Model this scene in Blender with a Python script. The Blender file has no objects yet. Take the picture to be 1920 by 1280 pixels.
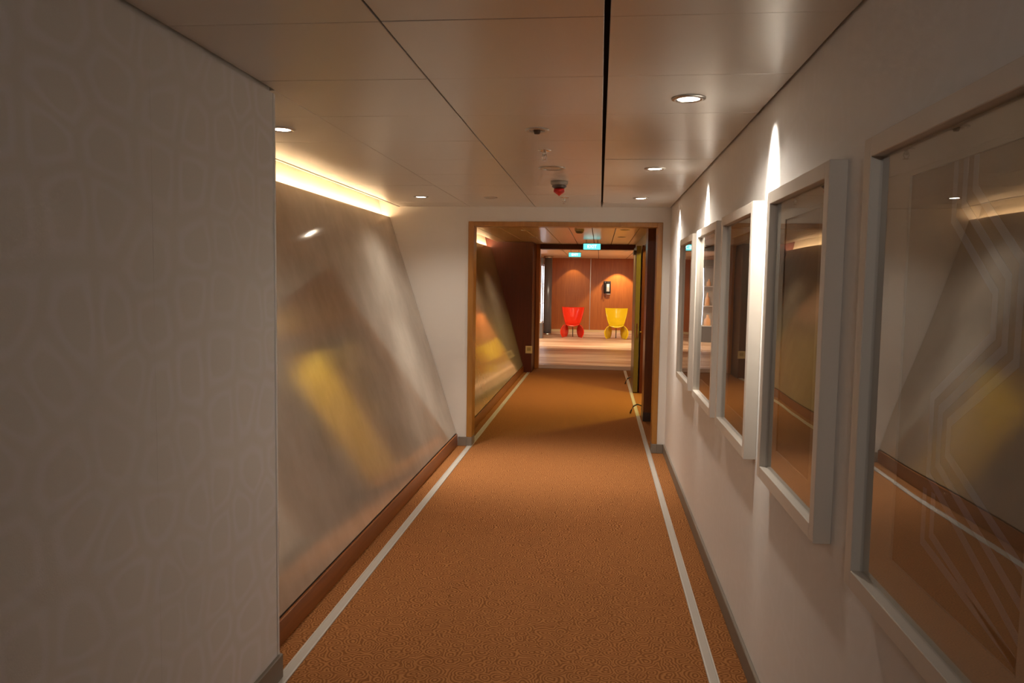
import bpy, bmesh, math, random
from mathutils import Vector, Matrix
random.seed(7)
S = bpy.context.scene
C = S.collection
PI = math.pi

# ---------------------------------------------------------------- camera, world, exposure
cam_d = bpy.data.cameras.new('camera'); cam = bpy.data.objects.new('camera', cam_d); C.objects.link(cam)
cam_d.sensor_width = 36.0; cam_d.lens = 1450/1920*36; cam_d.clip_start = 0.02; cam_d.clip_end = 100
yaw, pitch, roll, EYE = 0.1115, -0.0764, 0.0151, 1.522
fw = Vector((-math.sin(yaw)*math.cos(pitch), math.cos(yaw)*math.cos(pitch), math.sin(pitch)))
rt = Vector((math.cos(yaw), math.sin(yaw), 0)); up = rt.cross(fw)
r2 = rt*math.cos(roll) + up*math.sin(roll); u2 = up*math.cos(roll) - rt*math.sin(roll)
M = Matrix((r2, u2, -fw)).transposed().to_4x4(); M.translation = (0, 0, EYE)
cam.matrix_world = M
S.camera = cam
W = bpy.data.worlds.new('world'); S.world = W; W.use_nodes = True
W.node_tree.nodes['Background'].inputs[0].default_value = (1, .85, .7, 1)
W.node_tree.nodes['Background'].inputs[1].default_value = 0.02
S.view_settings.view_transform = 'Standard'; S.view_settings.look = 'None'
S.view_settings.gamma = 1; S.view_settings.use_curve_mapping = False
S.view_settings.exposure = 0.58
S.cycles.use_denoising = True
S.cycles.max_bounces = 8; S.cycles.diffuse_bounces = 4; S.cycles.glossy_bounces = 4
S.cycles.use_adaptive_sampling = True; S.cycles.adaptive_threshold = 0.08; S.cycles.blur_glossy = 1.0
S.cycles.transparent_max_bounces = 16; S.cycles.sample_clamp_indirect = 6.0
WARM = (1.0, .91, .79)

# ---------------------------------------------------------------- plan (metres)
XR, XL = 0.615, -1.186          # corridor side walls
YD, H = 7.01, 2.2               # cross wall with the doorway, ceiling height
YL = 2.73                       # end of the near left wall
YW, YT = 13.0, 13.7             # dark wood wall, lobby threshold
YB, HL = 24.4, 2.3              # lobby back wall and ceiling

# ---------------------------------------------------------------- helpers
def newmesh(name, bm, mat, parent=None, smooth=False):
    me = bpy.data.meshes.new(name); bm.to_mesh(me); bm.free()
    if mat: me.materials.append(mat)
    if smooth:
        for p in me.polygons: p.use_smooth = True
    o = bpy.data.objects.new(name, me); C.objects.link(o)
    if parent: o.parent = parent
    return o
def tag(o, label=None, cat=None, group=None, kind=None):
    if label: o['label'] = label
    if cat: o['category'] = cat
    if group: o['group'] = group
    if kind: o['kind'] = kind
    return o
def empty(name, loc=(0, 0, 0), label=None, cat=None, group=None, kind=None, rz=0):
    o = bpy.data.objects.new(name, None); C.objects.link(o); o.location = loc; o.rotation_euler = (0, 0, rz)
    o.empty_display_size = .05
    return tag(o, label, cat, group, kind)
def B(): return bmesh.new()
def bx(bm, x0, x1, y0, y1, z0, z1, bev=0, seg=1):
    r = bmesh.ops.create_cube(bm, size=1)
    vs = r['verts']
    for v in vs:
        v.co = Vector(((x0+x1)/2+v.co.x*(x1-x0), (y0+y1)/2+v.co.y*(y1-y0), (z0+z1)/2+v.co.z*(z1-z0)))
    if bev:
        es = list({e for v in vs for e in v.link_edges})
        bmesh.ops.bevel(bm, geom=es, offset=bev, segments=seg, affect='EDGES', profile=.5)
    return bm
def box(name, mat, x0, x1, y0, y1, z0, z1, parent=None, bev=0, seg=1):
    return newmesh(name, bx(B(), x0, x1, y0, y1, z0, z1, bev, seg), mat, parent)
def prism(bm, poly, y0, y1, axis=1):
    def P(a, b, t): return ((a, t, b) if axis == 1 else (t, a, b) if axis == 0 else (a, b, t))
    v0 = [bm.verts.new(P(a, b, y0)) for a, b in poly]; v1 = [bm.verts.new(P(a, b, y1)) for a, b in poly]
    n = len(poly)
    for i in range(n): bm.faces.new((v0[i], v0[(i+1) % n], v1[(i+1) % n], v1[i]))
    bm.faces.new(v0[::-1]); bm.faces.new(v1)
    bmesh.ops.recalc_face_normals(bm, faces=bm.faces[:])
    return bm
def lathe(bm, prof, c=(0, 0, 0), n=32, close=False):
    rings = []
    for r, z in prof:
        if r < 1e-6: rings.append([bm.verts.new((c[0], c[1], c[2]+z))])
        else: rings.append([bm.verts.new((c[0]+r*math.cos(2*PI*i/n), c[1]+r*math.sin(2*PI*i/n), c[2]+z)) for i in range(n)])
    if close: rings.append(rings[0])
    for a, b in zip(rings, rings[1:]):
        for i in range(n):
            j = (i+1) % n
            if len(a) == 1 and len(b) == 1: continue
            if len(a) == 1: bm.faces.new((a[0], b[i], b[j]))
            elif len(b) == 1: bm.faces.new((a[i], a[j], b[0]))
            else: bm.faces.new((a[i], a[j], b[j], b[i]))
    bmesh.ops.recalc_face_normals(bm, faces=bm.faces[:])
    return bm
def tube(bm, pts, r, n=8):
    pts = [Vector(p) for p in pts]; rings = []
    for k, p in enumerate(pts):
        d = (pts[min(k+1, len(pts)-1)]-pts[max(k-1, 0)]).normalized()
        a = d.orthogonal().normalized() if abs(d.z) > .9 else d.cross(Vector((0, 0, 1))).normalized()
        b = d.cross(a)
        rr = r[k] if isinstance(r, (list, tuple)) else r
        rings.append([bm.verts.new(p+a*rr*math.cos(2*PI*i/n)+b*rr*math.sin(2*PI*i/n)) for i in range(n)])
    for q, w in zip(rings, rings[1:]):
        for i in range(n): bm.faces.new((q[i], q[(i+1) % n], w[(i+1) % n], w[i]))
    bm.faces.new(rings[0][::-1]); bm.faces.new(rings[-1])
    bmesh.ops.recalc_face_normals(bm, faces=bm.faces[:])
    return bm
def copy_tree(o, parent=None):
    c = o.copy(); C.objects.link(c)
    if parent: c.parent = parent
    for ch in list(o.children): copy_tree(ch, c)
    return c

# ---------------------------------------------------------------- materials
def mat(name, col, rough=.5, metal=0, spec=.5, **kw):
    m = bpy.data.materials.new(name); m.use_nodes = True
    b = m.node_tree.nodes['Principled BSDF']
    b.inputs['Base Color'].default_value = (*col, 1); b.inputs['Roughness'].default_value = rough
    b.inputs['Metallic'].default_value = metal; b.inputs['Specular IOR Level'].default_value = spec
    for k, v in kw.items(): b.inputs[k].default_value = v
    return m
def N(m, t, **kw):
    n = m.node_tree.nodes.new(t)
    for k, v in kw.items():
        if k in n.inputs: n.inputs[k].default_value = v
        else: setattr(n, k, v)
    return n
def L(m, a, b): m.node_tree.links.new(a, b)
def P(m): return m.node_tree.nodes['Principled BSDF']
def coords(m, scale=(1, 1, 1), rot=(0, 0, 0)):
    g = N(m, 'ShaderNodeNewGeometry'); mp = N(m, 'ShaderNodeMapping')
    mp.inputs['Scale'].default_value = scale; mp.inputs['Rotation'].default_value = rot
    L(m, g.outputs['Position'], mp.inputs['Vector']); return mp.outputs[0]
def ramp(m, fac, stops):
    r = N(m, 'ShaderNodeValToRGB'); e = r.color_ramp.elements
    while len(e) < len(stops): e.new(.5)
    for q, (p, c) in zip(e, stops): q.position = p; q.color = (*c, 1)
    L(m, fac, r.inputs[0]); return r.outputs[0]
def bump(m, h, strength=.2, dist=.01):
    b = N(m, 'ShaderNodeBump'); b.inputs['Strength'].default_value = strength; b.inputs['Distance'].default_value = dist
    L(m, h, b.inputs['Height']); L(m, b.outputs[0], P(m).inputs['Normal'])
def emis(name, col, s):
    m = mat(name, (0, 0, 0), .6)
    P(m).inputs['Emission Color'].default_value = (*col, 1); P(m).inputs['Emission Strength'].default_value = s
    return m
def wood(name, c0, c1, rough=.35, axis=2, sc=1.0):
    m = mat(name, c0, rough)
    s = [16*sc, 16*sc, 16*sc]; s[axis] = .9*sc
    v = coords(m, s)
    n = N(m, 'ShaderNodeTexNoise', Scale=1.6, Detail=6.0, Distortion=1.2)
    L(m, v, n.inputs['Vector'])
    L(m, ramp(m, n.outputs['Fac'], [(.3, c1), (.7, c0)]), P(m).inputs['Base Color'])
    return m

def wallpaper(name, base, ring, mix):
    m = mat(name, base, .55, spec=.35)
    g = N(m, 'ShaderNodeNewGeometry'); sx = N(m, 'ShaderNodeSeparateXYZ'); L(m, g.outputs['Position'], sx.inputs[0])
    cx = N(m, 'ShaderNodeCombineXYZ'); L(m, sx.outputs['Y'], cx.inputs[0]); L(m, sx.outputs['Z'], cx.inputs[1])
    nz = N(m, 'ShaderNodeTexNoise', Scale=2.2, Detail=0.0); L(m, cx.outputs[0], nz.inputs['Vector'])
    wv = N(m, 'ShaderNodeVectorMath', operation='SCALE'); L(m, nz.outputs['Color'], wv.inputs[0]); wv.inputs['Scale'].default_value = .10
    av = N(m, 'ShaderNodeVectorMath', operation='ADD'); L(m, cx.outputs[0], av.inputs[0]); L(m, wv.outputs[0], av.inputs[1])
    v = N(m, 'ShaderNodeTexVoronoi', voronoi_dimensions='2D', feature='DISTANCE_TO_EDGE', Scale=5.6, Randomness=.60)
    f1 = N(m, 'ShaderNodeTexVoronoi', voronoi_dimensions='2D', feature='F1', Scale=5.6, Randomness=.60)
    L(m, av.outputs[0], v.inputs['Vector']); L(m, av.outputs[0], f1.inputs['Vector'])
    # rounded bubble outline: a level of centre distance / (centre distance + edge distance)
    a = N(m, 'ShaderNodeMath', operation='MULTIPLY_ADD'); L(m, v.outputs['Distance'], a.inputs[0]); a.inputs[1].default_value = .55; L(m, f1.outputs['Distance'], a.inputs[2])
    dv = N(m, 'ShaderNodeMath', operation='DIVIDE'); L(m, f1.outputs['Distance'], dv.inputs[0]); L(m, a.outputs[0], dv.inputs[1])
    tot = ramp(m, dv.outputs[0], [(.70, (0, 0, 0)), (.80, (1, 1, 1)), (.86, (1, 1, 1)), (.96, (0, 0, 0))])
    n2 = N(m, 'ShaderNodeTexNoise', Scale=2.2, Detail=1.0); L(m, cx.outputs[0], n2.inputs['Vector'])
    k = N(m, 'ShaderNodeMath', operation='MULTIPLY'); L(m, tot, k.inputs[0]); L(m, n2.outputs['Fac'], k.inputs[1])
    k2 = N(m, 'ShaderNodeMath', operation='MULTIPLY'); L(m, k.outputs[0], k2.inputs[0]); k2.inputs[1].default_value = mix
    mx = N(m, 'ShaderNodeMix', data_type='RGBA'); mx.inputs[6].default_value = (*base, 1); mx.inputs[7].default_value = (*ring, 1)
    L(m, k2.outputs[0], mx.inputs[0]); L(m, mx.outputs[2], P(m).inputs['Base Color'])
    fn = N(m, 'ShaderNodeTexNoise', Scale=220.0, Detail=2.0); L(m, g.outputs['Position'], fn.inputs['Vector'])
    bump(m, fn.outputs['Fac'], .12, .002)
    return m
m_wpL = wallpaper('bubble wallpaper', (.68, .66, .625), (.74, .72, .73), 1.25)
m_wpR = wallpaper('pale wallpaper', (.78, .755, .73), (.83, .81, .80), .5)
m_white = mat('white painted wall', (.70, .66, .61), .55)
fn = N(m_white, 'ShaderNodeTexNoise', Scale=150.0, Detail=2.0); L(m_white, coords(m_white), fn.inputs['Vector']); bump(m_white, fn.outputs['Fac'], .1, .002)
m_corner = mat('corner strip', (.75, .73, .70), .4)
m_base = mat('grey vinyl skirting', (.20, .165, .13), .5)

def ceil_mat(name, col, rough):
    m = mat(name, col, rough, metal=.22, spec=.5)
    n = N(m, 'ShaderNodeTexNoise', Scale=1.0, Detail=1.0); L(m, coords(m, (1.3, 1.3, 1)), n.inputs['Vector'])
    bump(m, n.outputs['Fac'], .25, .01)
    return m
m_ceil = ceil_mat('satin metal ceiling tile', (.72, .69, .64), .30)
m_ceil2 = ceil_mat('satin metal ceiling plank', (.68, .52, .34), .28)  # warm base colour stands in for the glow reflected from the wood
m_ceilL = mat('lobby ceiling', (.70, .55, .42), .4)
m_dark = mat('dark ceiling void and gap shade', (.012, .009, .007), .8)

m_carpet = mat('brown swirl carpet', (.3, .15, .05), .95, spec=.1)
_v = coords(m_carpet, (1, 1, 0))
_nz = N(m_carpet, 'ShaderNodeTexNoise', Scale=9.0, Detail=2.0); L(m_carpet, _v, _nz.inputs['Vector'])
_w = N(m_carpet, 'ShaderNodeVectorMath', operation='SCALE'); L(m_carpet, _nz.outputs['Color'], _w.inputs[0]); _w.inputs['Scale'].default_value = .06
_a = N(m_carpet, 'ShaderNodeVectorMath', operation='ADD'); L(m_carpet, _v, _a.inputs[0]); L(m_carpet, _w.outputs[0], _a.inputs[1])
_vo = N(m_carpet, 'ShaderNodeTexVoronoi', voronoi_dimensions='2D', feature='F1', Scale=17.0); L(m_carpet, _a.outputs[0], _vo.inputs['Vector'])
_s = N(m_carpet, 'ShaderNodeMath', operation='MULTIPLY'); L(m_carpet, _vo.outputs['Distance'], _s.inputs[0]); _s.inputs[1].default_value = 27.0
_sn = N(m_carpet, 'ShaderNodeMath', operation='SINE'); L(m_carpet, _s.outputs[0], _sn.inputs[0])
_n3 = N(m_carpet, 'ShaderNodeTexNoise', Scale=260.0, Detail=2.0); L(m_carpet, _v, _n3.inputs['Vector'])
_mm = N(m_carpet, 'ShaderNodeMath', operation='MULTIPLY_ADD'); L(m_carpet, _n3.outputs['Fac'], _mm.inputs[0]); _mm.inputs[1].default_value = 1.6; L(m_carpet, _sn.outputs[0], _mm.inputs[2])
_mr = N(m_carpet, 'ShaderNodeMapRange'); L(m_carpet, _mm.outputs[0], _mr.inputs[0]); _mr.inputs[1].default_value = -.5; _mr.inputs[2].default_value = 2.0
L(m_carpet, ramp(m_carpet, _mr.outputs[0], [(0, (.145, .048, .013)), (.45, (.27, .106, .032)), (1, (.37, .156, .053))]), P(m_carpet).inputs['Base Color'])
bump(m_carpet, _n3.outputs['Fac'], .5, .004)

m_strip = mat('aluminium guide strip', (.55, .52, .48), .4, metal=.5)
m_strip2 = mat('luminescent insert', (.42, .38, .33), .5)
m_plinth = wood('brown wood plinth', (.30, .10, .025), (.20, .06, .015), .35, axis=1)
m_frame = wood('honey wood door frame', (.40, .18, .034), (.30, .125, .022), .35)
m_dkwood = wood('dark mahogany panel', (.10, .012, .004), (.07, .008, .003), .45)
m_brwood = wood('brown wood pier', (.19, .065, .02), (.12, .04, .012), .3)
m_orwood = wood('orange veneer', (.46, .14, .025), (.36, .098, .016), .32)
m_jamb = wood('orange jamb with painted light', (.70, .30, .08), (.58, .22, .05), .3)  # lobby light on the jambs is put into this lighter base colour
m_metal = mat('brushed steel', (.55, .53, .5), .3, metal=1)
m_chrome = mat('chrome', (.8, .78, .75), .12, metal=1)
m_dkmetal = mat('dark steel', (.12, .1, .09), .35, metal=.9)

# pearly leaning panel: lacquered, blurred mirror with cloudy mottling
m_pearl = mat('pearl lacquer panel', (.50, .44, .37), .1, metal=.42, spec=.6)
_v = coords(m_pearl, (1.4, 1.8, 1.2))
_n = N(m_pearl, 'ShaderNodeTexNoise', Scale=2.4, Detail=4.0, Roughness=.6); L(m_pearl, _v, _n.inputs['Vector'])
L(m_pearl, ramp(m_pearl, _n.outputs['Fac'], [(.3, (.48, .415, .34)), (.7, (.59, .525, .445))]), P(m_pearl).inputs['Base Color'])
_n2 = N(m_pearl, 'ShaderNodeTexNoise', Scale=6.0, Detail=2.0, Roughness=.5); L(m_pearl, _v, _n2.inputs['Vector'])
L(m_pearl, ramp(m_pearl, _n2.outputs['Fac'], [(.3, (.075,)*3), (.7, (.12,)*3)]), P(m_pearl).inputs['Roughness'])


m_cove = mat('cove white', (.85, .78, .68), .5)

m_pframe = mat('cream picture frame', (.70, .635, .56), .42)
m_mat = mat('ivory mount board', (.46, .42, .34), .8)
m_print = mat('olive brown print', (.25, .195, .125), .8)
m_mat2 = mat('dark mount board', (.27, .24, .19), .8)
m_print2 = mat('dark print', (.16, .13, .09), .8)
m_printB = mat('grey blue print stripe', (.36, .36, .37), .8)
m_backing = mat('frame backing', (.03, .025, .02), .8)
m_glass = bpy.data.materials.new('picture glass'); m_glass.use_nodes = True
_t = m_glass.node_tree; _t.nodes.clear()
_o = _t.nodes.new('ShaderNodeOutputMaterial'); _mx = _t.nodes.new('ShaderNodeMixShader'); _tr = _t.nodes.new('ShaderNodeBsdfTransparent'); _gl = _t.nodes.new('ShaderNodeBsdfGlossy')
_fr = _t.nodes.new('ShaderNodeFresnel'); _fr.inputs[0].default_value = 1.95; _gl.inputs['Roughness'].default_value = .012
_ge = _t.nodes.new('ShaderNodeNewGeometry'); _sb = _t.nodes.new('ShaderNodeMath'); _sb.operation = 'SUBTRACT'; _sb.inputs[0].default_value = 1
_mu = _t.nodes.new('ShaderNodeMath'); _mu.operation = 'MULTIPLY'
_t.links.new(_ge.outputs['Backfacing'], _sb.inputs[1]); _t.links.new(_fr.outputs[0], _mu.inputs[0]); _t.links.new(_sb.outputs[0], _mu.inputs[1])
_nn = _t.nodes.new('ShaderNodeTexNoise'); _nn.inputs['Scale'].default_value = 3.0; _nn.inputs['Detail'].default_value = 0
_bp = _t.nodes.new('ShaderNodeBump'); _bp.inputs['Strength'].default_value = .35; _bp.inputs['Distance'].default_value = .0018
_t.links.new(_ge.outputs['Position'], _nn.inputs['Vector']); _t.links.new(_nn.outputs['Fac'], _bp.inputs['Height']); _t.links.new(_bp.outputs[0], _gl.inputs['Normal'])
_d1 = _t.nodes.new('ShaderNodeMath'); _d1.operation = 'ADD'; _d1.inputs[1].default_value = 1
_d2 = _t.nodes.new('ShaderNodeMath'); _d2.operation = 'DIVIDE'; _d3 = _t.nodes.new('ShaderNodeMath'); _d3.operation = 'MULTIPLY'; _d3.inputs[1].default_value = 2
_t.links.new(_mu.outputs[0], _d1.inputs[0]); _t.links.new(_mu.outputs[0], _d3.inputs[0]); _t.links.new(_d3.outputs[0], _d2.inputs[0]); _t.links.new(_d1.outputs[0], _d2.inputs[1])   # both faces of the pane: 2R/(1+R)
_t.links.new(_d2.outputs[0], _mx.inputs[0]); _t.links.new(_tr.outputs[0], _mx.inputs[1]); _t.links.new(_gl.outputs[0], _mx.inputs[2]); _t.links.new(_mx.outputs[0], _o.inputs[0])

def nosample(m): m.cycles.emission_sampling = 'NONE'; return m
m_lamp = emis('lit lamp face', (1, .88, .72), 14)
m_lampoff = mat('unlit lamp glass', (.5, .42, .33), .3)
m_rope = emis('rope light', (1, .64, .33), 95)
m_bulb = emis('rope light bulb', (1, .74, .42), 90)
for _m in (m_lamp, m_bulb): nosample(_m)
m_yellow = mat('yellow wall', (.60, .40, .035), .4)
m_ylwdoor = mat('olive yellow lacquer', (.13, .092, .03), .3)
m_exit = emis('exit sign face', (.10, .62, .62), 1.6)
m_exitw = emis('exit sign lettering', (.75, 1, .95), 3.0)
m_exitbox = mat('exit sign housing', (.05, .22, .22), .4)
for _m in (m_exit, m_exitw): nosample(_m)
m_red = mat('red plastic', (.62, .02, .015), .35)
m_chairR = mat('glossy red shell', (.80, .035, .012), .16)
m_chairY = mat('glossy yellow shell', (.80, .58, .015), .16)
m_black = mat('black plastic', (.012, .010, .010), .3)
m_cream = mat('cream plastic', (.66, .52, .30), .4)
m_greydet = mat('grey plastic', (.40, .36, .31), .45)
m_greybl = mat('blue grey column', (.16, .17, .20), .3, metal=.4)
m_lobby = mat('pale lobby floor', (.6, .45, .32), .35)
_v = coords(m_lobby, (.35, 2.6, 1))
_n = N(m_lobby, 'ShaderNodeTexNoise', Scale=1.3, Detail=3.0, Distortion=.4); L(m_lobby, _v, _n.inputs['Vector'])
L(m_lobby, ramp(m_lobby, _n.outputs['Fac'], [(.38, (.40, .235, .145)), (.6, (.68, .50, .36))]), P(m_lobby).inputs['Base Color'])
m_thr = mat('brown threshold', (.20, .10, .05), .6)

# ---------------------------------------------------------------- lamps
def spot(parent, loc, aim, watts, half, blend, col=WARM, size=.03, sy=1.0):
    d = bpy.data.lights.new('lamp_beam', 'SPOT'); d.energy = watts; d.spot_size = 2*half*PI/180; d.spot_blend = blend
    d.color = col; d.shadow_soft_size = size
    o = bpy.data.objects.new('lamp_beam', d); C.objects.link(o); o.parent = parent
    dr = (Vector(aim)-Vector(loc)).normalized()
    # local -Z looks along dr; local X kept in the corridor direction so that the beam can be narrowed sideways
    z = -dr; x = Vector((0, 1, 0)); x = (x-z*x.dot(z)).normalized(); y = z.cross(x)
    m = Matrix((x, y, z)).transposed().to_4x4() @ Matrix.Diagonal((sy, 1, 1, 1))
    m.translation = loc
    o.matrix_local = Matrix.Translation(-parent.location) @ m
    return o
def downlight(x, y, z, label, r=.052, lit=True, name='ceiling_downlight', group='recessed ceiling downlights'):
    t = empty(name, (x, y, z), label, 'downlight', group)
    newmesh('trim_ring', lathe(B(), [(r*.80, -.001), (r*.80, -.006), (r, -.007), (r*1.18, -.004), (r*1.2, 0), (r*.8, 0)], close=True), m_metal, t, True)
    newmesh('lamp_face', lathe(B(), [(0, -.0035), (r*.5, -.0040), (r*.79, -.003), (r*.79, 0), (0, 0)]), m_lamp if lit else m_lampoff, t, True)
    return t

# ================================================================= STRUCTURE
def struct(o): o['kind'] = 'structure'; return o
YN = -2.6                                                   # the corridor goes on behind the camera
struct(box('floor', m_carpet, -2.15, .75, YN, YT, -.05, 0))
struct(box('floor_lobby', m_lobby, -4.2, 3.6, YT+.12, YB+.1, -.05, 0))
thr = struct(box('trim_1', m_thr, -1.16, .72, YT-.02, YT+.55, -.03, .006, bev=.003)); 
box('metal_edge', m_metal, -1.0, .66, YT+.55, YT+.585, -.02, .010, thr, .003)
thr.name = 'trim_1'

# right wall, its skirting
struct(box('wall_right', m_wpR, XR, XR+.12, YN, YD+.12, 0, H+.15))
struct(box('baseboard_right', m_base, XR-.014, XR, YN, YD, 0, .085, bev=.003))
# near left wall: block with two kinds of seams
wl = struct(box('wall_left', m_white, -2.12, XL-.012, YN, YL-.002, 0, H+.15))
ys = [YN, -1.2, .37, 1.955, YL]
for a, b in zip(ys, ys[1:]):
    o = box('wall_panel', m_wpL, XL-.012, XL, a+.0002, b-.0002, 0.0, H-.012, wl, .0003)
box('corner_strip', m_corner, XL-.03, XL+.004, YL-.003, YL+.012, .0, H-.012, wl, .002)
struct(box('baseboard_left', m_base, XL, XL+.016, YN, YL+.016, 0, .095, bev=.003))
box('return_piece', m_base, XL-.10, XL+.002, YL+.012, YL+.026, 0, .095, bpy.data.objects['baseboard_left'], .003)
struct(box('wall_near', m_white, -2.12, XR+.12, YN-.12, YN, 0, H+.15))
# cross wall with the doorway (three pieces in one mesh)
bm = B(); T = .14
bx(bm, -2.12, -1.19, YD, YD+T, 0, 2.55); bx(bm, .54, XR+.12, YD, YD+T, 0, 2.55); bx(bm, -1.19, .54, YD, YD+T, 2.06, 2.55)
struct(newmesh('wall_cross', bm, m_white))
bb = struct(box('baseboard_cross', m_base, -1.272, -1.196, YD-.014, YD, 0, .088, bev=.003))
box('right_piece', m_base, .545, XR-.014, YD-.014, YD, 0, .085, bb, .003)
# outer wall behind the leaning panels
struct(box('wall_left_outer', m_white, -2.24, -2.12, YN, YW+.12, 0, 2.6))
# second stretch
struct(box('wall_right_second', m_frame, .60, .75, YD+T, 8.64, 0, 2.35))
pier = struct(box('wall_right_pier', m_brwood, .515, .75, 8.64, 9.02, 0, 2.35))
box('kick_plate', m_dkmetal, .512, .62, 8.636, 8.64, 0, .10, pier)
box('kick_plate', m_dkmetal, .511, .515, 8.64, 9.02, 0, .10, pier)
struct(box('wall_right_third', m_white, .60, .75, 10.9, YT+.3, 0, 2.35))
struct(box('wall_side_lintel', m_white, .60, .75, 9.02, 10.9, 2.06, 2.35))
# yellow side room opening off the second stretch
bm = B(); bx(bm, 2.1, 2.2, 8.6, 11.3, 0, 2.35); bx(bm, .75, 2.1, 8.6, 8.7, 0, 2.35); bx(bm, .75, 2.1, 11.2, 11.3, 0, 2.35)
struct(newmesh('wall_side_room', bm, m_yellow))
struct(box('floor_side_room', m_carpet, .75, 2.2, 8.6, 11.3, -.05, 0))
struct(box('ceiling_side_room', m_white, .75, 2.2, 8.6, 11.3, 2.35, 2.4))
d4 = empty('door_4', (.65, 9.02, 0), kind='structure')
box('jamb', m_dkwood, -.07, .10, 1.855, 1.88, 0, 2.06, d4, .003)  # dark lining added to blacken the slit and hold back the yellow lamp
box('jamb', m_dkwood, -.05, .10, .0, .025, 0, 2.06, d4, .003)
box('header', m_dkwood, -.05, .10, .025, 1.855, 2.035, 2.06, d4, .003)
# dark wood wall and portal to the lobby
struct(box('wall_dark_wood', m_dkwood, -2.12, -1.123, YW, YT-.02, 0, 2.55))
d2 = empty('door_2', (0, YT, 0), kind='structure')
def pbox(n, m, x0, x1, y0, y1, z0, z1, p, bev=.003):
    l = p.location
    return box(n, m, x0-l.x, x1-l.x, y0-l.y, y1-l.y, z0-l.z, z1-l.z, p, bev)
pbox('jamb', m_jamb, -1.123, -1.053, YT-.02, YT+.12, 0, 2.35, d2)
pbox('jamb', m_jamb, .63, .70, YT-.02, YT+.32, 0, 2.35, d2)
pbox('header', m_dkwood, -1.053, .70, YT-.04, YT+.28, 2.115, 2.36, d2)
# lobby shell
struct(box('wall_lobby_left', m_orwood, -4.3, -4.2, YT, YB, 0, 2.5))
struct(box('wall_lobby_right', m_orwood, 3.6, 3.7, YT, YB, 0, 2.5))
bm = B(); bx(bm, -4.2, -1.123, YT-.02+.02, YT+.12, 0, 2.5); bx(bm, .70, 3.6, YT+.02, YT+.12, 0, 2.5); bx(bm, -1.123, .70, YT+.02, YT+.12, 2.36, 2.5)
struct(newmesh('wall_lobby_front', bm, m_orwood))
wf = struct(box('wall_far', m_dkwood, -4.2, 3.6, YB+.03, YB+.15, 0, 2.5))
for a, b in ((-4.2, -3.1), (-3.1, -1.70), (-1.70, -.29), (-.29, 1.12), (1.12, 2.5), (2.5, 3.6)):
    box('veneer_panel', m_orwood, a+.006, b-.006, YB, YB+.03, .07, HL, wf, .003)
    box('seam_strip', m_metal, b-.008, b+.008, YB-.002, YB+.02, .07, HL, wf)
struct(box('baseboard_far', m_cream, -4.2, 3.6, YB-.012, YB, 0, .07))
struct(box('ceiling_lobby', m_ceilL, -4.2, 3.6, YT+.12, YB, HL, HL+.05))
for x in (-2.6, -1.75, -.9, -.05, .8, 1.65): box('ceiling_joint', m_dark, x-.006, x+.006, YT+.3, YB, HL-.002, HL, bpy.data.objects['ceiling_lobby'])

# ceilings: void slab with separate tiles
ce = struct(box('ceiling', m_dark, -1.845, XR, YN, YD, H+.05, H+.12))
cols = [(-1.835, -1.186, .0015), (-1.183, -.594, .0025), (-.588, -.004, .003), (.011, XR-.011, .001)]
rows = [2.04+.573*k for k in range(-8, 9)] + [YD+.001]
rows = [YN+.01] + [r for r in rows if r > YN+.2]
tiles = {}
for (x0, x1, g) in cols:
    for a, b in zip(rows, rows[1:]):
        if x1 < XL+.01 and b < YL: continue
        aa = max(a, YL+.014) if x1 < XL+.01 else a
        o = box('ceiling_tile', m_ceil, x0-(x0+x1)/2, x1-(x0+x1)/2, -(b-aa)/2+.0012, (b-aa)/2-.0012, -.0, .028, ce, .0022, 2)
        o.location = ((x0+x1)/2, (aa+b)/2, H + random.uniform(-.0006, .0006))
        o.rotation_euler = (random.uniform(-.0022, .0022), random.uniform(-.0022, .0022), 0)
# edge profile of the ceiling along the cove
box('edge_profile', m_ceil, -1.858, -1.840, YL+.014, YD, H-.004, H+.06, ce, .002)
ce2 = struct(box('ceiling_second', m_dark, -1.745, .62, YD+T, YT, H+.05, H+.12))
xs = [-1.74] + [-1.55+.2885*k for k in range(8)] + [.60]
for a, b in zip(xs, xs[1:]):
    o = box('ceiling_plank', m_ceil2, a+.004, b-.004, YD+T, YT-.045, H, H+.03, ce2, .002)
    o.rotation_euler = (0, 0, 0)
# roof over the coves
struct(box('ceiling_cove', m_cove, -2.12, -1.745, YL, YW, 2.36, 2.41))

# doorway frame in the cross wall
d1 = empty('door_1', (0, YD, 0), kind='structure')
pbox('jamb', m_frame, -1.198, -1.146, YD-.012, YD+T+.01, .085, 2.068, d1)
pbox('jamb', m_frame, .498, .5455, YD-.012, YD+T+.01, .085, 2.068, d1)
pbox('jamb_foot', m_base, -1.198, -1.146, YD-.012, YD+T+.01, 0, .085, d1)
pbox('jamb_foot', m_base, .498, .5455, YD-.012, YD+T+.01, 0, .085, d1)
pbox('header', m_frame, -1.146, .498, YD-.012, YD+T+.01, 2.026, 2.068, d1)

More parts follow.
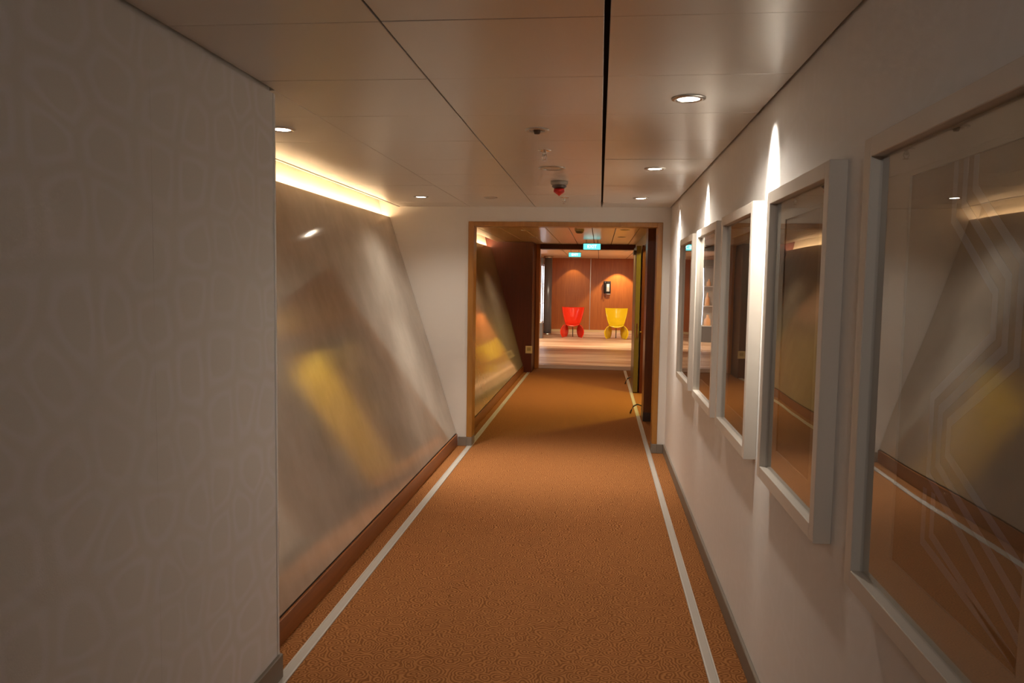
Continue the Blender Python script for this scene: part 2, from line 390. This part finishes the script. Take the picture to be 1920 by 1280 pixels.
# ================================================================= LEANING PEARL PANELS AND COVES
def lean_panel(y0, y1, xb, xt, label, lab_rope):
    dx = xt+1.932
    t = empty('leaning_wall_panel', (-1.30, y0, 0), label, 'wall panel', 'leaning wall panels')
    a, b = Vector((xb, .118)), Vector((xt, 2.105)); d = (b-a).normalized(); n = Vector((-d.y, d.x))   # n points away from the corridor
    if n.x > 0: n = -n
    th = .028
    poly = [a, b, b+n*th, a+n*th]
    bm = prism(B(), [(p.x+1.30, p.y) for p in poly], 0, y1-y0)
    es = [e for e in bm.edges]
    bmesh.ops.bevel(bm, geom=es, offset=.0025, segments=2, affect='EDGES')
    # long strips so that the bump mapping stays smooth
    newmesh('board', bm, m_pearl, t)
    box('top_ledge', m_cove, -2.118+1.30, -1.945+1.30+dx, 0, y1-y0, 2.06, 2.085, t)
    bm = prism(B(), [(-2.00+1.30+dx, 2.085), (-2.06+1.30+dx, 2.358), (-2.10+1.30, 2.358), (-2.10+1.30, 2.085)], 0, y1-y0)
    newmesh('cove_back', bm, m_cove, t)
    p = box('baseboard_left_lean', m_plinth, xb-.038, xb+.010, y0, y1, 0, .108, bev=.002); struct(p)
    box('shadow_gap', m_dark, xb-.048, xb-.003, y0, y1, .108, .117, p)  # black strip paints the shade between plinth and board
    r = empty('rope_light', (-1.955+dx, y0, 2.085), lab_rope, 'rope light', 'cove rope lights')
    newmesh('tube', tube(B(), [(0, .02, .008), (0, y1-y0-.02, .008)], .006, 8), m_rope, r, True)
    k = 0; y = .06
    bmesh_b = lathe(B(), [(0, .018), (.006, .016), (.008, .010), (.007, .004), (0, .002)], n=10)
    first = None
    while y < y1-y0-.04:
        if first is None:
            first = newmesh('bulb', bmesh_b, m_bulb, r, True); first.location = (.004, y, 0)
        else:
            c = first.copy(); C.objects.link(c); c.parent = r; c.location = (.004, y, 0)
        y += .105
    return t
lean_panel(YL+.02, YD-.004, -1.292, -1.932, 'large pearly panel leaning back along the left wall before the doorway', 'glowing rope light above the large leaning panel before the doorway')
lean_panel(YD+T+.002, YW-.002, -1.262, -1.83, 'pearly panel leaning back beyond the doorway beside the dark wood wall', 'glowing rope light above the panel beyond the doorway')

# ================================================================= FLOOR GUIDE STRIPS
def strip(x0, x1, y0, y1, label):
    t = empty('floor_guide_strip', ((x0+x1)/2, y0, 0), label, 'guide strip', 'floor guide strips')
    w = x1-x0; l = y1-y0
    box('insert', m_strip2, -w/2+.007, w/2-.007, 0, l, 0, .0035, t)
    box('rail', m_strip, -w/2, -w/2+.008, 0, l, 0, .0055, t, .001)
    box('rail', m_strip, w/2-.008, w/2, 0, l, 0, .0055, t, .001)
strip(-1.190, -1.142, YN+.05, YT-.05, 'grey metal strip in the carpet along the leaning panels')
strip(.452, .495, YN+.05, YT-.05, 'grey metal strip in the carpet along the picture wall')

# ================================================================= CEILING LIGHTS
right_y = [2.93, 4.66, 6.25]
labs = ['lit ceiling downlight nearest the camera beside the picture wall', 'lit ceiling downlight second along the picture wall', 'lit ceiling downlight over the right side of the doorway']
for y, lb, wd, wb in zip(right_y, labs, (24, 26, 34), (0, 8, 60)):
    t = downlight(.306, y, H, lb)
    spot(t, (.306, y, H-.012), (XR, y, H-.36), 110, 36, .9, col=(1, .92, .80), size=.025, sy=.38)      # slot beam on the wall
    spot(t, (.306, y, H-.012), (.15, y, 0), wd, 76, 1.0, size=.04)
    if wb: spot(t, (.306, y, H-.012), (.10, y, 0), wb, 38, 1.0, size=.04)
for y, wd, wb, lb in zip((3.43, 6.19), (26, 30), (6, 120), ['lit ceiling downlight above the near part of the leaning panel', 'lit ceiling downlight in front of the white wall left of the doorway']):
    t = downlight(-1.45, y, H, lb)
    spot(t, (-1.45, y, H-.012), (-1.25, y, 0), wd, 70, 1.0, size=.04)
    spot(t, (-1.45, y, H-.012), (-.75, y, 0), wb, 33, 1.0, size=.04)
downlight(-.297, 4.646, H, 'unlit flush round downlight between the sprinkler and the red detector', r=.068, lit=False)
downlight(-.889, 6.238, H, 'unlit flush round downlight near the cross wall left of the detector', r=.046, lit=False)
t = downlight(-.30, -1.4, H, 'lit ceiling downlight behind the viewpoint')
spot(t, (-.30, -1.4, H-.012), (-.3, -.6, 0), 7, 85, .6, col=(1, .93, .84), size=.05)
spot(t, (-.30, -1.4, H-.02), (.0, 3.0, 1.75), 34, 34, 1.0, col=(1, .94, .86), size=.05)
# ceiling speaker: petal ring and brown socket
t = empty('ceiling_sensor', (-.293, 3.491, H), 'round chrome ceiling fitting with a brown core nearest the camera', 'ceiling fitting')
newmesh('rim', lathe(B(), [(.034, 0), (.036, -.006), (.046, -.008), (.054, -.003), (.055, 0)], close=True), m_metal, t, True)
newmesh('cup', lathe(B(), [(.036, 0), (.030, -.004), (.022, -.003), (.020, 0)], close=True), m_greydet, t, True)
newmesh('core', lathe(B(), [(0, -.020), (.012, -.019), (.015, -.008), (.016, 0), (0, 0)]), mat('brown core', (.07, .03, .012), .4), t, True)
def sprinkler(x, y, z, label):
    t = empty('sprinkler', (x, y, z), label, 'sprinkler', 'ceiling sprinklers')
    newmesh('rosette', lathe(B(), [(0, -.004), (.014, -.006), (.034, -.003), (.036, 0), (0, 0)]), m_chrome, t, True)
    newmesh('stem', lathe(B(), [(0, -.030), (.006, -.030), (.009, -.016), (.009, -.004), (0, -.004)]), m_chrome, t, True)
    bm = B(); tube(bm, [(-.008, 0, -.018), (-.013, 0, -.032), (-.003, 0, -.046)], .0022, 6); tube(bm, [(.008, 0, -.018), (.013, 0, -.032), (.003, 0, -.046)], .0022, 6)
    newmesh('yoke', bm, m_chrome, t, True)
    newmesh('deflector', lathe(B(), [(0, -.0455), (.014, -.047), (.013, -.049), (0, -.049)]), m_chrome, t, True)
sprinkler(-.298, 4.034, H, 'small chrome sprinkler behind the brown-cored ceiling fitting')
sprinkler(-.296, 6.223, H, 'small chrome sprinkler just behind the red-capped detector')
sprinkler(-.30, 9.3, H, 'small sprinkler on the plank ceiling beyond the doorway')
def detector(x, y, z, label, red, k=1.0):
    t = empty('smoke_detector', (x, y, z), label, 'detector', 'smoke detectors')
    newmesh('base', lathe(B(), [(0, 0), (.058*k, 0), (.058*k, -.016*k), (.050*k, -.026*k), (0, -.026*k)]), m_greydet, t, True)
    newmesh('chamber', lathe(B(), [(.047*k, -.026*k), (.050*k, -.036*k), (.030*k, -.050*k), (0, -.050*k)]), m_dkmetal, t, True)
    if red: newmesh('cap', lathe(B(), [(0, -.050), (.036, -.050), (.038, -.068), (.030, -.076), (.014, -.086), (0, -.098)], n=24), m_red, t, True)['label'] = 'dark red cap'
detector(-.285, 5.25, H, 'grey ceiling detector with a dark red conical cap', True)
detector(-.27, 9.9, H, 'small grey detector on the plank ceiling beyond the doorway', False)
# second stretch and lobby lamps
for x, y, lb in ((-.98, 10.1, 'dark-faced round downlight with an added beam on the left planks beyond the doorway, nearer one'), (-1.0, 11.6, 'dark-faced round downlight with an added beam on the left planks beyond the doorway, farther one'), (.30, 9.9, 'round downlight on the plank ceiling right of the detector, nearer one'), (.30, 11.4, 'round downlight on the plank ceiling right of the exit sign, farther one')):
    t = downlight(x, y, H, lb, r=.05, lit=False)
    spot(t, (x, y, H-.012), (x, y, 0), 42, 60, .9, col=(1, .74, .44), size=.04)  # beam added below an unlit face to brighten the second stretch
t = downlight(1.3, 9.95, 2.35, 'lamp on the ceiling of the yellow side room', r=.09)
spot(t, (1.3, 9.95, 2.33), (1.0, 9.95, 0), 125, 85, .3, col=(1, .87, .12), size=.09)
for x, y, w, lb in ((-.82, YB-.30, 20, 'lobby downlight above the red chair'), (.55, YB-.42, 130, 'lobby downlight above the yellow chair'), (-.9, 18.6, 190, 'lobby downlight in the middle of the lobby, left one'), (.6, 18.6, 190, 'lobby downlight in the middle of the lobby, right one'), (-.9, 15.6, 55, 'lobby downlight just past the threshold, left one'), (.4, 15.6, 55, 'lobby downlight just past the threshold, right one'), (-3, 20, 260, 'lobby downlight by the far left wall'), (2.6, 20, 260, 'lobby downlight by the far right wall')):
    t = downlight(x, y, HL, lb, r=.05, group='lobby downlights')
    spot(t, (x, y, HL-.012), (x, y+(1.6 if 17 < y < 20 else 0), 0), w, 44 if y > 23 else 58, .25 if y > 23 else .7, col=(1, .78, .52), size=.02)

# ================================================================= FRAMED PICTURES
def ribbon(pts, w, t, name, m, parent, x):
    """flat printed stripe in the y-z plane, a fraction of a millimetre proud of the print"""
    bm = B(); n = len(pts); Lf = []; Rf = []
    for i, p in enumerate(pts):
        p = Vector(p); a = (p-Vector(pts[i-1])).normalized() if i else None; b = (Vector(pts[i+1])-p).normalized() if i < n-1 else None
        d = ((a or b)+(b or a)).normalized(); nn = Vector((-d.y, d.x)); k = w/2/max(.5, nn.dot(Vector((-(a or b).y, (a or b).x))))
        Lf.append(p+nn*k); Rf.append(p-nn*k)
    f = lambda p, xx: bm.verts.new((xx, p.x, p.y))
    A = [f(p, x) for p in Lf]; Bb = [f(p, x) for p in Rf]; A2 = [f(p, x+t) for p in Lf]; B2 = [f(p, x+t) for p in Rf]
    for i in range(n-1):
        bm.faces.new((A[i], A[i+1], Bb[i+1], Bb[i])); bm.faces.new((A2[i], B2[i], B2[i+1], A2[i+1]))
        bm.faces.new((A[i], A2[i], A2[i+1], A[i+1])); bm.faces.new((Bb[i], Bb[i+1], B2[i+1], B2[i]))
    for q in (0, n-1): bm.faces.new((A[q], Bb[q], B2[q], A2[q]))
    bmesh.ops.recalc_face_normals(bm, faces=bm.faces[:])
    return newmesh(name, bm, m, parent)
def picture(y0, y1, z0, z1, label, striped):
    flip = False; mm, mp = (m_mat, m_print) if striped else (m_mat2, m_print2)
    w, h = y1-y0, z1-z0
    t = empty('framed_picture', (XR, (y0+y1)/2, z0), label, 'picture', 'framed pictures on the right wall')
    D, F = .046, .042
    for a, b, c, d in ((-w/2, -w/2+F, 0, h), (w/2-F, w/2, 0, h), (-w/2+F, w/2-F, 0, F), (-w/2+F, w/2-F, h-F, h)):
        box('frame_bar', m_pframe, -D, 0, a, b, c, d, t, .0015)
    box('backing', m_backing, -.012, -.002, -w/2+F, w/2-F, F, h-F, t)
    iw, ih = w/2-F-.001, h-F-.001
    # mount with window: four strips
    ay, az0, az1 = w*.275, h*.125, h*.895
    bm = B()
    bx(bm, -.020, -.012, -iw, -ay, F, ih); bx(bm, -.020, -.012, ay, iw, F, ih); bx(bm, -.020, -.012, -ay, ay, F, az0); bx(bm, -.020, -.012, -ay, ay, az1, ih)
    newmesh('mount', bm, mm, t)
    pr = box('print', mp, -.0155, -.012, -ay, ay, az0, az1, t)
    def q(u, v):           # u: 0 at the far end of the wall, 1 at the near end; v: 0 bottom, 1 top
        if flip: u = 1-u
        return (ay-u*2*ay, az0+v*(az1-az0))
    offs = (-.075, 0, .075) if striped else ()
    for o in offs:
        p1 = [(.47+o, 1), (.47+o, .90+o*.4), (.80+o, .74+o*.4), (.80+o, .60-o*.3), (.38+o, .44-o*.3), (.38+o, .31+o*.45), (1.0, .13+o*.9)]
        p2 = [(.36+o, .24), (.36+o, .14+o*.4), (.98, .02+o*.6)] if o < .05 else None
        # keep the pattern inside the sheet
        for pp in (p1, p2):
            if pp: ribbon([q(min(max(u, 0), 1), min(max(v, .02), 1)) for u, v in pp], .017, .0004, 'printed_stripe', m_printB, pr, -.0159)
    box('glass', m_glass, -.026, -.023, -iw, iw, F+.001, ih, t)
    return t
pics = [(.93, 1.795, 'large framed stripe print nearest the camera, cut by the right edge'), (2.055, 2.785, 'second framed picture from the camera, grey end face in full view'),
        (3.035, 3.80, 'third framed picture from the camera, its end face brightly lit'), (3.965, 4.75, 'fourth framed picture from the camera along the right wall'), (4.955, 5.73, 'farthest framed picture, next to the doorway')]
for i, (a, b, lb) in enumerate(pics): picture(a, b, .852, 1.843, lb, i == 0)

# ================================================================= DOORS BEYOND THE DOORWAY
d3 = empty('door_3', (.50, 10.87, 0), kind='structure')
lf = pbox('leaf', m_ylwdoor, .495, .558, 10.87, 11.75, .012, 2.05, d3)
def dbox(n, m, x0, x1, y0, y1, z0, z1, par):
    return box(n, m, x0-.50, x1-.50, y0-10.87, y1-10.87, z0, z1, par, .002)
dbox('latch_plate', m_chrome, .515, .54, 10.866, 10.87, .78, .98, lf)
bm = B(); tube(bm, [(.556-.5, .06, .86), (.578-.5, .06, .86), (.580-.5, -.05, .862), (.580-.5, -.07, .864)], .011, 10)
newmesh('handle', bm, m_chrome, lf, True)
dbox('closer', m_dkmetal, .46, .495, 10.95, 11.25, 1.93, 1.99, lf)
for z in (.3, 1.05, 1.75): dbox('hinge', m_metal, .558, .57, 11.70, 11.76, z, z+.12, lf)
def hook(x, y, label):
    t = empty('door_holder', (x, y, 0), label, 'door holder', 'curved floor door holders')
    newmesh('plate', lathe(B(), [(0, .008), (.030, .008), (.034, 0), (0, 0)], n=20), m_dkmetal, t, True)
    newmesh('arm', tube(B(), [(0, 0, .006), (-.002, -.01, .05), (-.03, -.02, .10), (-.075, -.03, .115), (-.12, -.03, .09), (-.145, -.03, .04), (-.155, -.03, .004)], .009, 8), m_dkmetal, t, True)
hook(.548, 9.15, 'dark curved door holder on the carpet beside the brown pier'); hook(.575, 11.85, 'dark curved door holder on the carpet behind the yellow door')

def socket(x, y, z, face, label, m, w=.10):
    t = empty('wall_socket', (x, y, z), label, 'socket', 'wall sockets')
    def pb(n, mm, a0, a1, d0, d1, c0, c1, par, bev=.002):
        if face == 'y': return box(n, mm, a0, a1, -d1, -d0, c0, c1, par, bev)
        return box(n, mm, -d1, -d0, a0, a1, c0, c1, par, bev)
    pl = pb('plate', m, -w/2, w/2, 0, .008, -w*.55, w*.55, t)
    pb('insert', mat('socket insert', (.40, .30, .15), .5), -w*.28, w*.28, .008, .011, -w*.2, w*.34, t)
    for a in (-.012, .012): pb('pin_hole', m_black, a-.003, a+.003, .011, .012, .004, .012, t, 0)
socket(-1.165, YW, .39, 'y', 'cream socket on the dark wood wall by the floor', m_cream, .115)
socket(.60, 8.45, .31, 'x', 'small white socket low on the wood beside the brown pier', m_corner, .09)

# ================================================================= EXIT SIGNS
def text_mesh(s, size, m, parent, loc):
    cu = bpy.data.curves.new('lettering', 'FONT'); cu.body = s; cu.size = size; cu.align_x = 'CENTER'; cu.align_y = 'CENTER'; cu.extrude = .001
    o = bpy.data.objects.new('tmp_text', cu); C.objects.link(o)
    dg = bpy.context.evaluated_depsgraph_get(); me = bpy.data.meshes.new_from_object(o.evaluated_get(dg))
    bpy.data.objects.remove(o); me.materials.clear(); me.materials.append(m)
    q = bpy.data.objects.new('lettering', me); C.objects.link(q); q.parent = parent; q.location = loc; q.rotation_euler = (PI/2, 0, 0)
    return q
def exit_sign(x, y, top, label, w=.28, h=.105, drop=.05):
    t = empty('exit_sign', (x, y, top), label, 'exit sign', 'lit exit signs')
    box('housing', m_exitbox, -w/2, w/2, -.022, .022, -drop-h, -drop, t, .006, 2)
    box('light_panel', m_exit, -w/2+.008, w/2-.008, -.025, -.021, -drop-h+.008, -drop-.008, t)
    text_mesh('EXIT', .072, m_exitw, t, (.0, -.0265, -drop-h*.5))
    bm = B()
    for s in (-1, 1): tube(bm, [(s*w*.32, 0, 0), (s*w*.32, 0, -drop-.002)], .005, 8)
    newmesh('hanger', bm, m_metal, t, True)
exit_sign(-.135, 12.3, H, 'glowing blue-green exit sign hanging before the dark lintel')
exit_sign(-.57, 17.5, HL, 'glowing blue-green exit sign hanging in the lobby, the farther one', drop=.09)

# ================================================================= SHELL CHAIRS
def grid_shell(name, fn, nu, nv, m, parent, th=.018):
    bm = B(); g = [[bm.verts.new(fn(i/nu, j/nv)) for i in range(nu+1)] for j in range(nv+1)]
    for j in range(nv):
        for i in range(nu): bm.faces.new((g[j][i], g[j][i+1], g[j+1][i+1], g[j+1][i]))
    bmesh.ops.recalc_face_normals(bm, faces=bm.faces[:])
    r = bmesh.ops.solidify(bm, geom=bm.faces[:], thickness=th)
    bmesh.ops.recalc_face_normals(bm, faces=bm.faces[:])
    return newmesh(name, bm, m, parent, True)
def lerp_tab(tab, v):
    for (a, *p), (b, *q) in zip(tab, tab[1:]):
        if v <= b:
            k = (v-a)/(b-a); k = k*k*(3-2*k) if False else k
            return [x+(y-x)*k for x, y in zip(p, q)]
    return list(tab[-1][1:])
def chair(x, y, m, label):
    t = empty('shell_chair', (x, y, 0), label, 'chair', 'shell chairs in the lobby')
    # v, half width, y, z of centre line, edge push forward, edge lift
    tab = [(0, .312, .305, .838, -.10, .008), (.18, .290, .265, .70, -.12, .004), (.38, .255, .22, .56, -.12, .004), (.52, .228, .165, .46, -.11, .01),
           (.62, .212, .08, .395, -.07, .03), (.75, .205, -.05, .365, -.01, .035), (.9, .200, -.20, .362, .0, .03), (.97, .195, -.265, .352, .0, .035), (1.0, .185, -.285, .325, .015, .055)]
    def back(u, v):
        hw, yy, zz, ey, ez = lerp_tab(tab, v); s = 2*u-1
        return (hw*s, yy+ey*s*s, zz+ez*s*s)
    grid_shell('shell', back, 16, 32, m, t)
    for sg in (-1, 1):
        def leg(u, v, sg=sg):
            # u: 0 front outer edge, 1 rear inner edge; v: 0 top, 1 floor
            zz = .372*(1-v)
            xo = lerp_tab([(0, .215), (.1, .262), (.25, .305), (.42, .330), (.58, .334), (.75, .322), (.9, .295), (1, .268)], v)[0]
            xi = lerp_tab([(0, .185), (.2, .150), (.45, .128), (.7, .135), (1, .172)], v)[0]
            yo = -.24 - .04*math.sin(PI*v); yi = .10 + .05*v
            bow = .035*math.sin(PI*u)
            return (sg*(xo+(xi-xo)*u + bow*.3), yo+(yi-yo)*u, zz)
        grid_shell('leg', leg, 10, 18, m, t, .016)
    newmesh('rear_rod', tube(B(), [(0, .10, .385), (0, .20, .22), (0, .23, .02), (0, .23, 0)], .012, 10), m_dkmetal, t, True)
    return t
chair(-.735, 21.9, m_chairR, 'glossy red shell chair against the orange wall in the lobby')
chair(.485, 21.65, m_chairY, 'glossy yellow shell chair below the wall telephone')

# ================================================================= TELEPHONE
t = empty('wall_telephone', (.235, YB, 1.22), 'black wall telephone with a white keypad above the yellow chair', 'telephone')
box('back_plate', m_black, -.11, .11, -.02, 0, 0, .38, t, .006, 2)
body = box('body', m_black, -.03, .10, -.06, -.02, .03, .35, t, .01, 2)
kp = box('keypad', m_corner, -.02, .065, -.066, -.06, .06, .29, t, .002)
for r in range(4):
    for c in range(3): box('key', m_greydet, -.010+c*.024, .006+c*.024, -.070, -.066, .075+r*.034, .095+r*.034, kp, .001)
bm = B(); tube(bm, [(-.075, -.045, .02), (-.075, -.06, .05), (-.075, -.055, .19), (-.075, -.06, .33), (-.075, -.045, .36)], [.022, .026, .017, .026, .022], 10)
newmesh('handset', bm, m_black, t, True)
newmesh('cord', tube(B(), [(-.075, -.04, .02), (-.078, -.04, -.06), (-.07, -.04, -.13), (-.05, -.04, -.10), (-.03, -.035, .03)], .008, 8), m_dkwood, t, True)
box('tray', m_metal, -.02, .10, -.05, -.005, -.03, -.012, t, .003)

# ================================================================= LOBBY: COLUMN AND LIT CABINET
t = empty('steel_column', (-1.50, 22.6, 0), 'blue-grey metal column at the left of the lobby', 'column')
newmesh('shaft', lathe(B(), [(0, 0), (.12, 0), (.12, 2.3), (0, 2.3)], n=40), m_greybl, t, True)
newmesh('collar', lathe(B(), [(.12, 2.24), (.135, 2.25), (.135, 2.3), (.12, 2.3)], close=True, n=40), m_metal, t, True)
newmesh('foot_ring', lathe(B(), [(.12, 0), (.14, 0), (.14, .05), (.12, .06)], close=True, n=40), m_metal, t, True)
t = empty('display_cabinet', (-1.87, 21.3, 0), 'tall lit display cabinet beside the blue-grey column', 'cabinet')
box('body', m_greybl, -.35, .34, -.2, .2, 0, .42, t, .006)
box('top', m_greybl, -.35, .34, -.2, .2, 2.02, 2.2, t, .006)
box('back', m_greydet, -.35, .34, .18, .2, .42, 2.02, t)
for xx in (-.34, .325): 
    for yy in (-.19, .16): box('post', m_chrome, xx-.012, xx+.012, yy, yy+.024, .42, 2.02, t, .002)
for z in (.42, .95, 1.48): box('shelf', m_corner, -.33, .32, -.18, .18, z, z+.015, t, .002)
newmesh('strip_lamp', bx(B(), .29, .312, -.15, -.13, .46, 1.98), nosample(emis('cabinet strip lamp', (.75, .85, 1), 5)), t)
for i, (x, z, h) in enumerate(((.16, .435, .30), (-.05, .435, .22), (.18, .965, .36), (-.08, .965, .25), (.17, 1.495, .20), (-.1, 1.495, .26))):
    o = newmesh('bottle', lathe(B(), [(0, 0), (.045, 0), (.048, .02), (.046, h*.55), (.020, h*.72), (.018, h*.97), (0, h)], n=20), mat('amber bottle glass', (.75, .42, .22), .15), None, True)
    o.location = (-1.87+x, 21.2, z)
    tag(o, ['tall', 'short', 'tallest', 'middle-sized', 'small', 'slim'][i]+' amber bottle on the '+['bottom', 'middle', 'top'][i//2]+' shelf of the lit cabinet', 'bottle', 'bottles in the display cabinet')
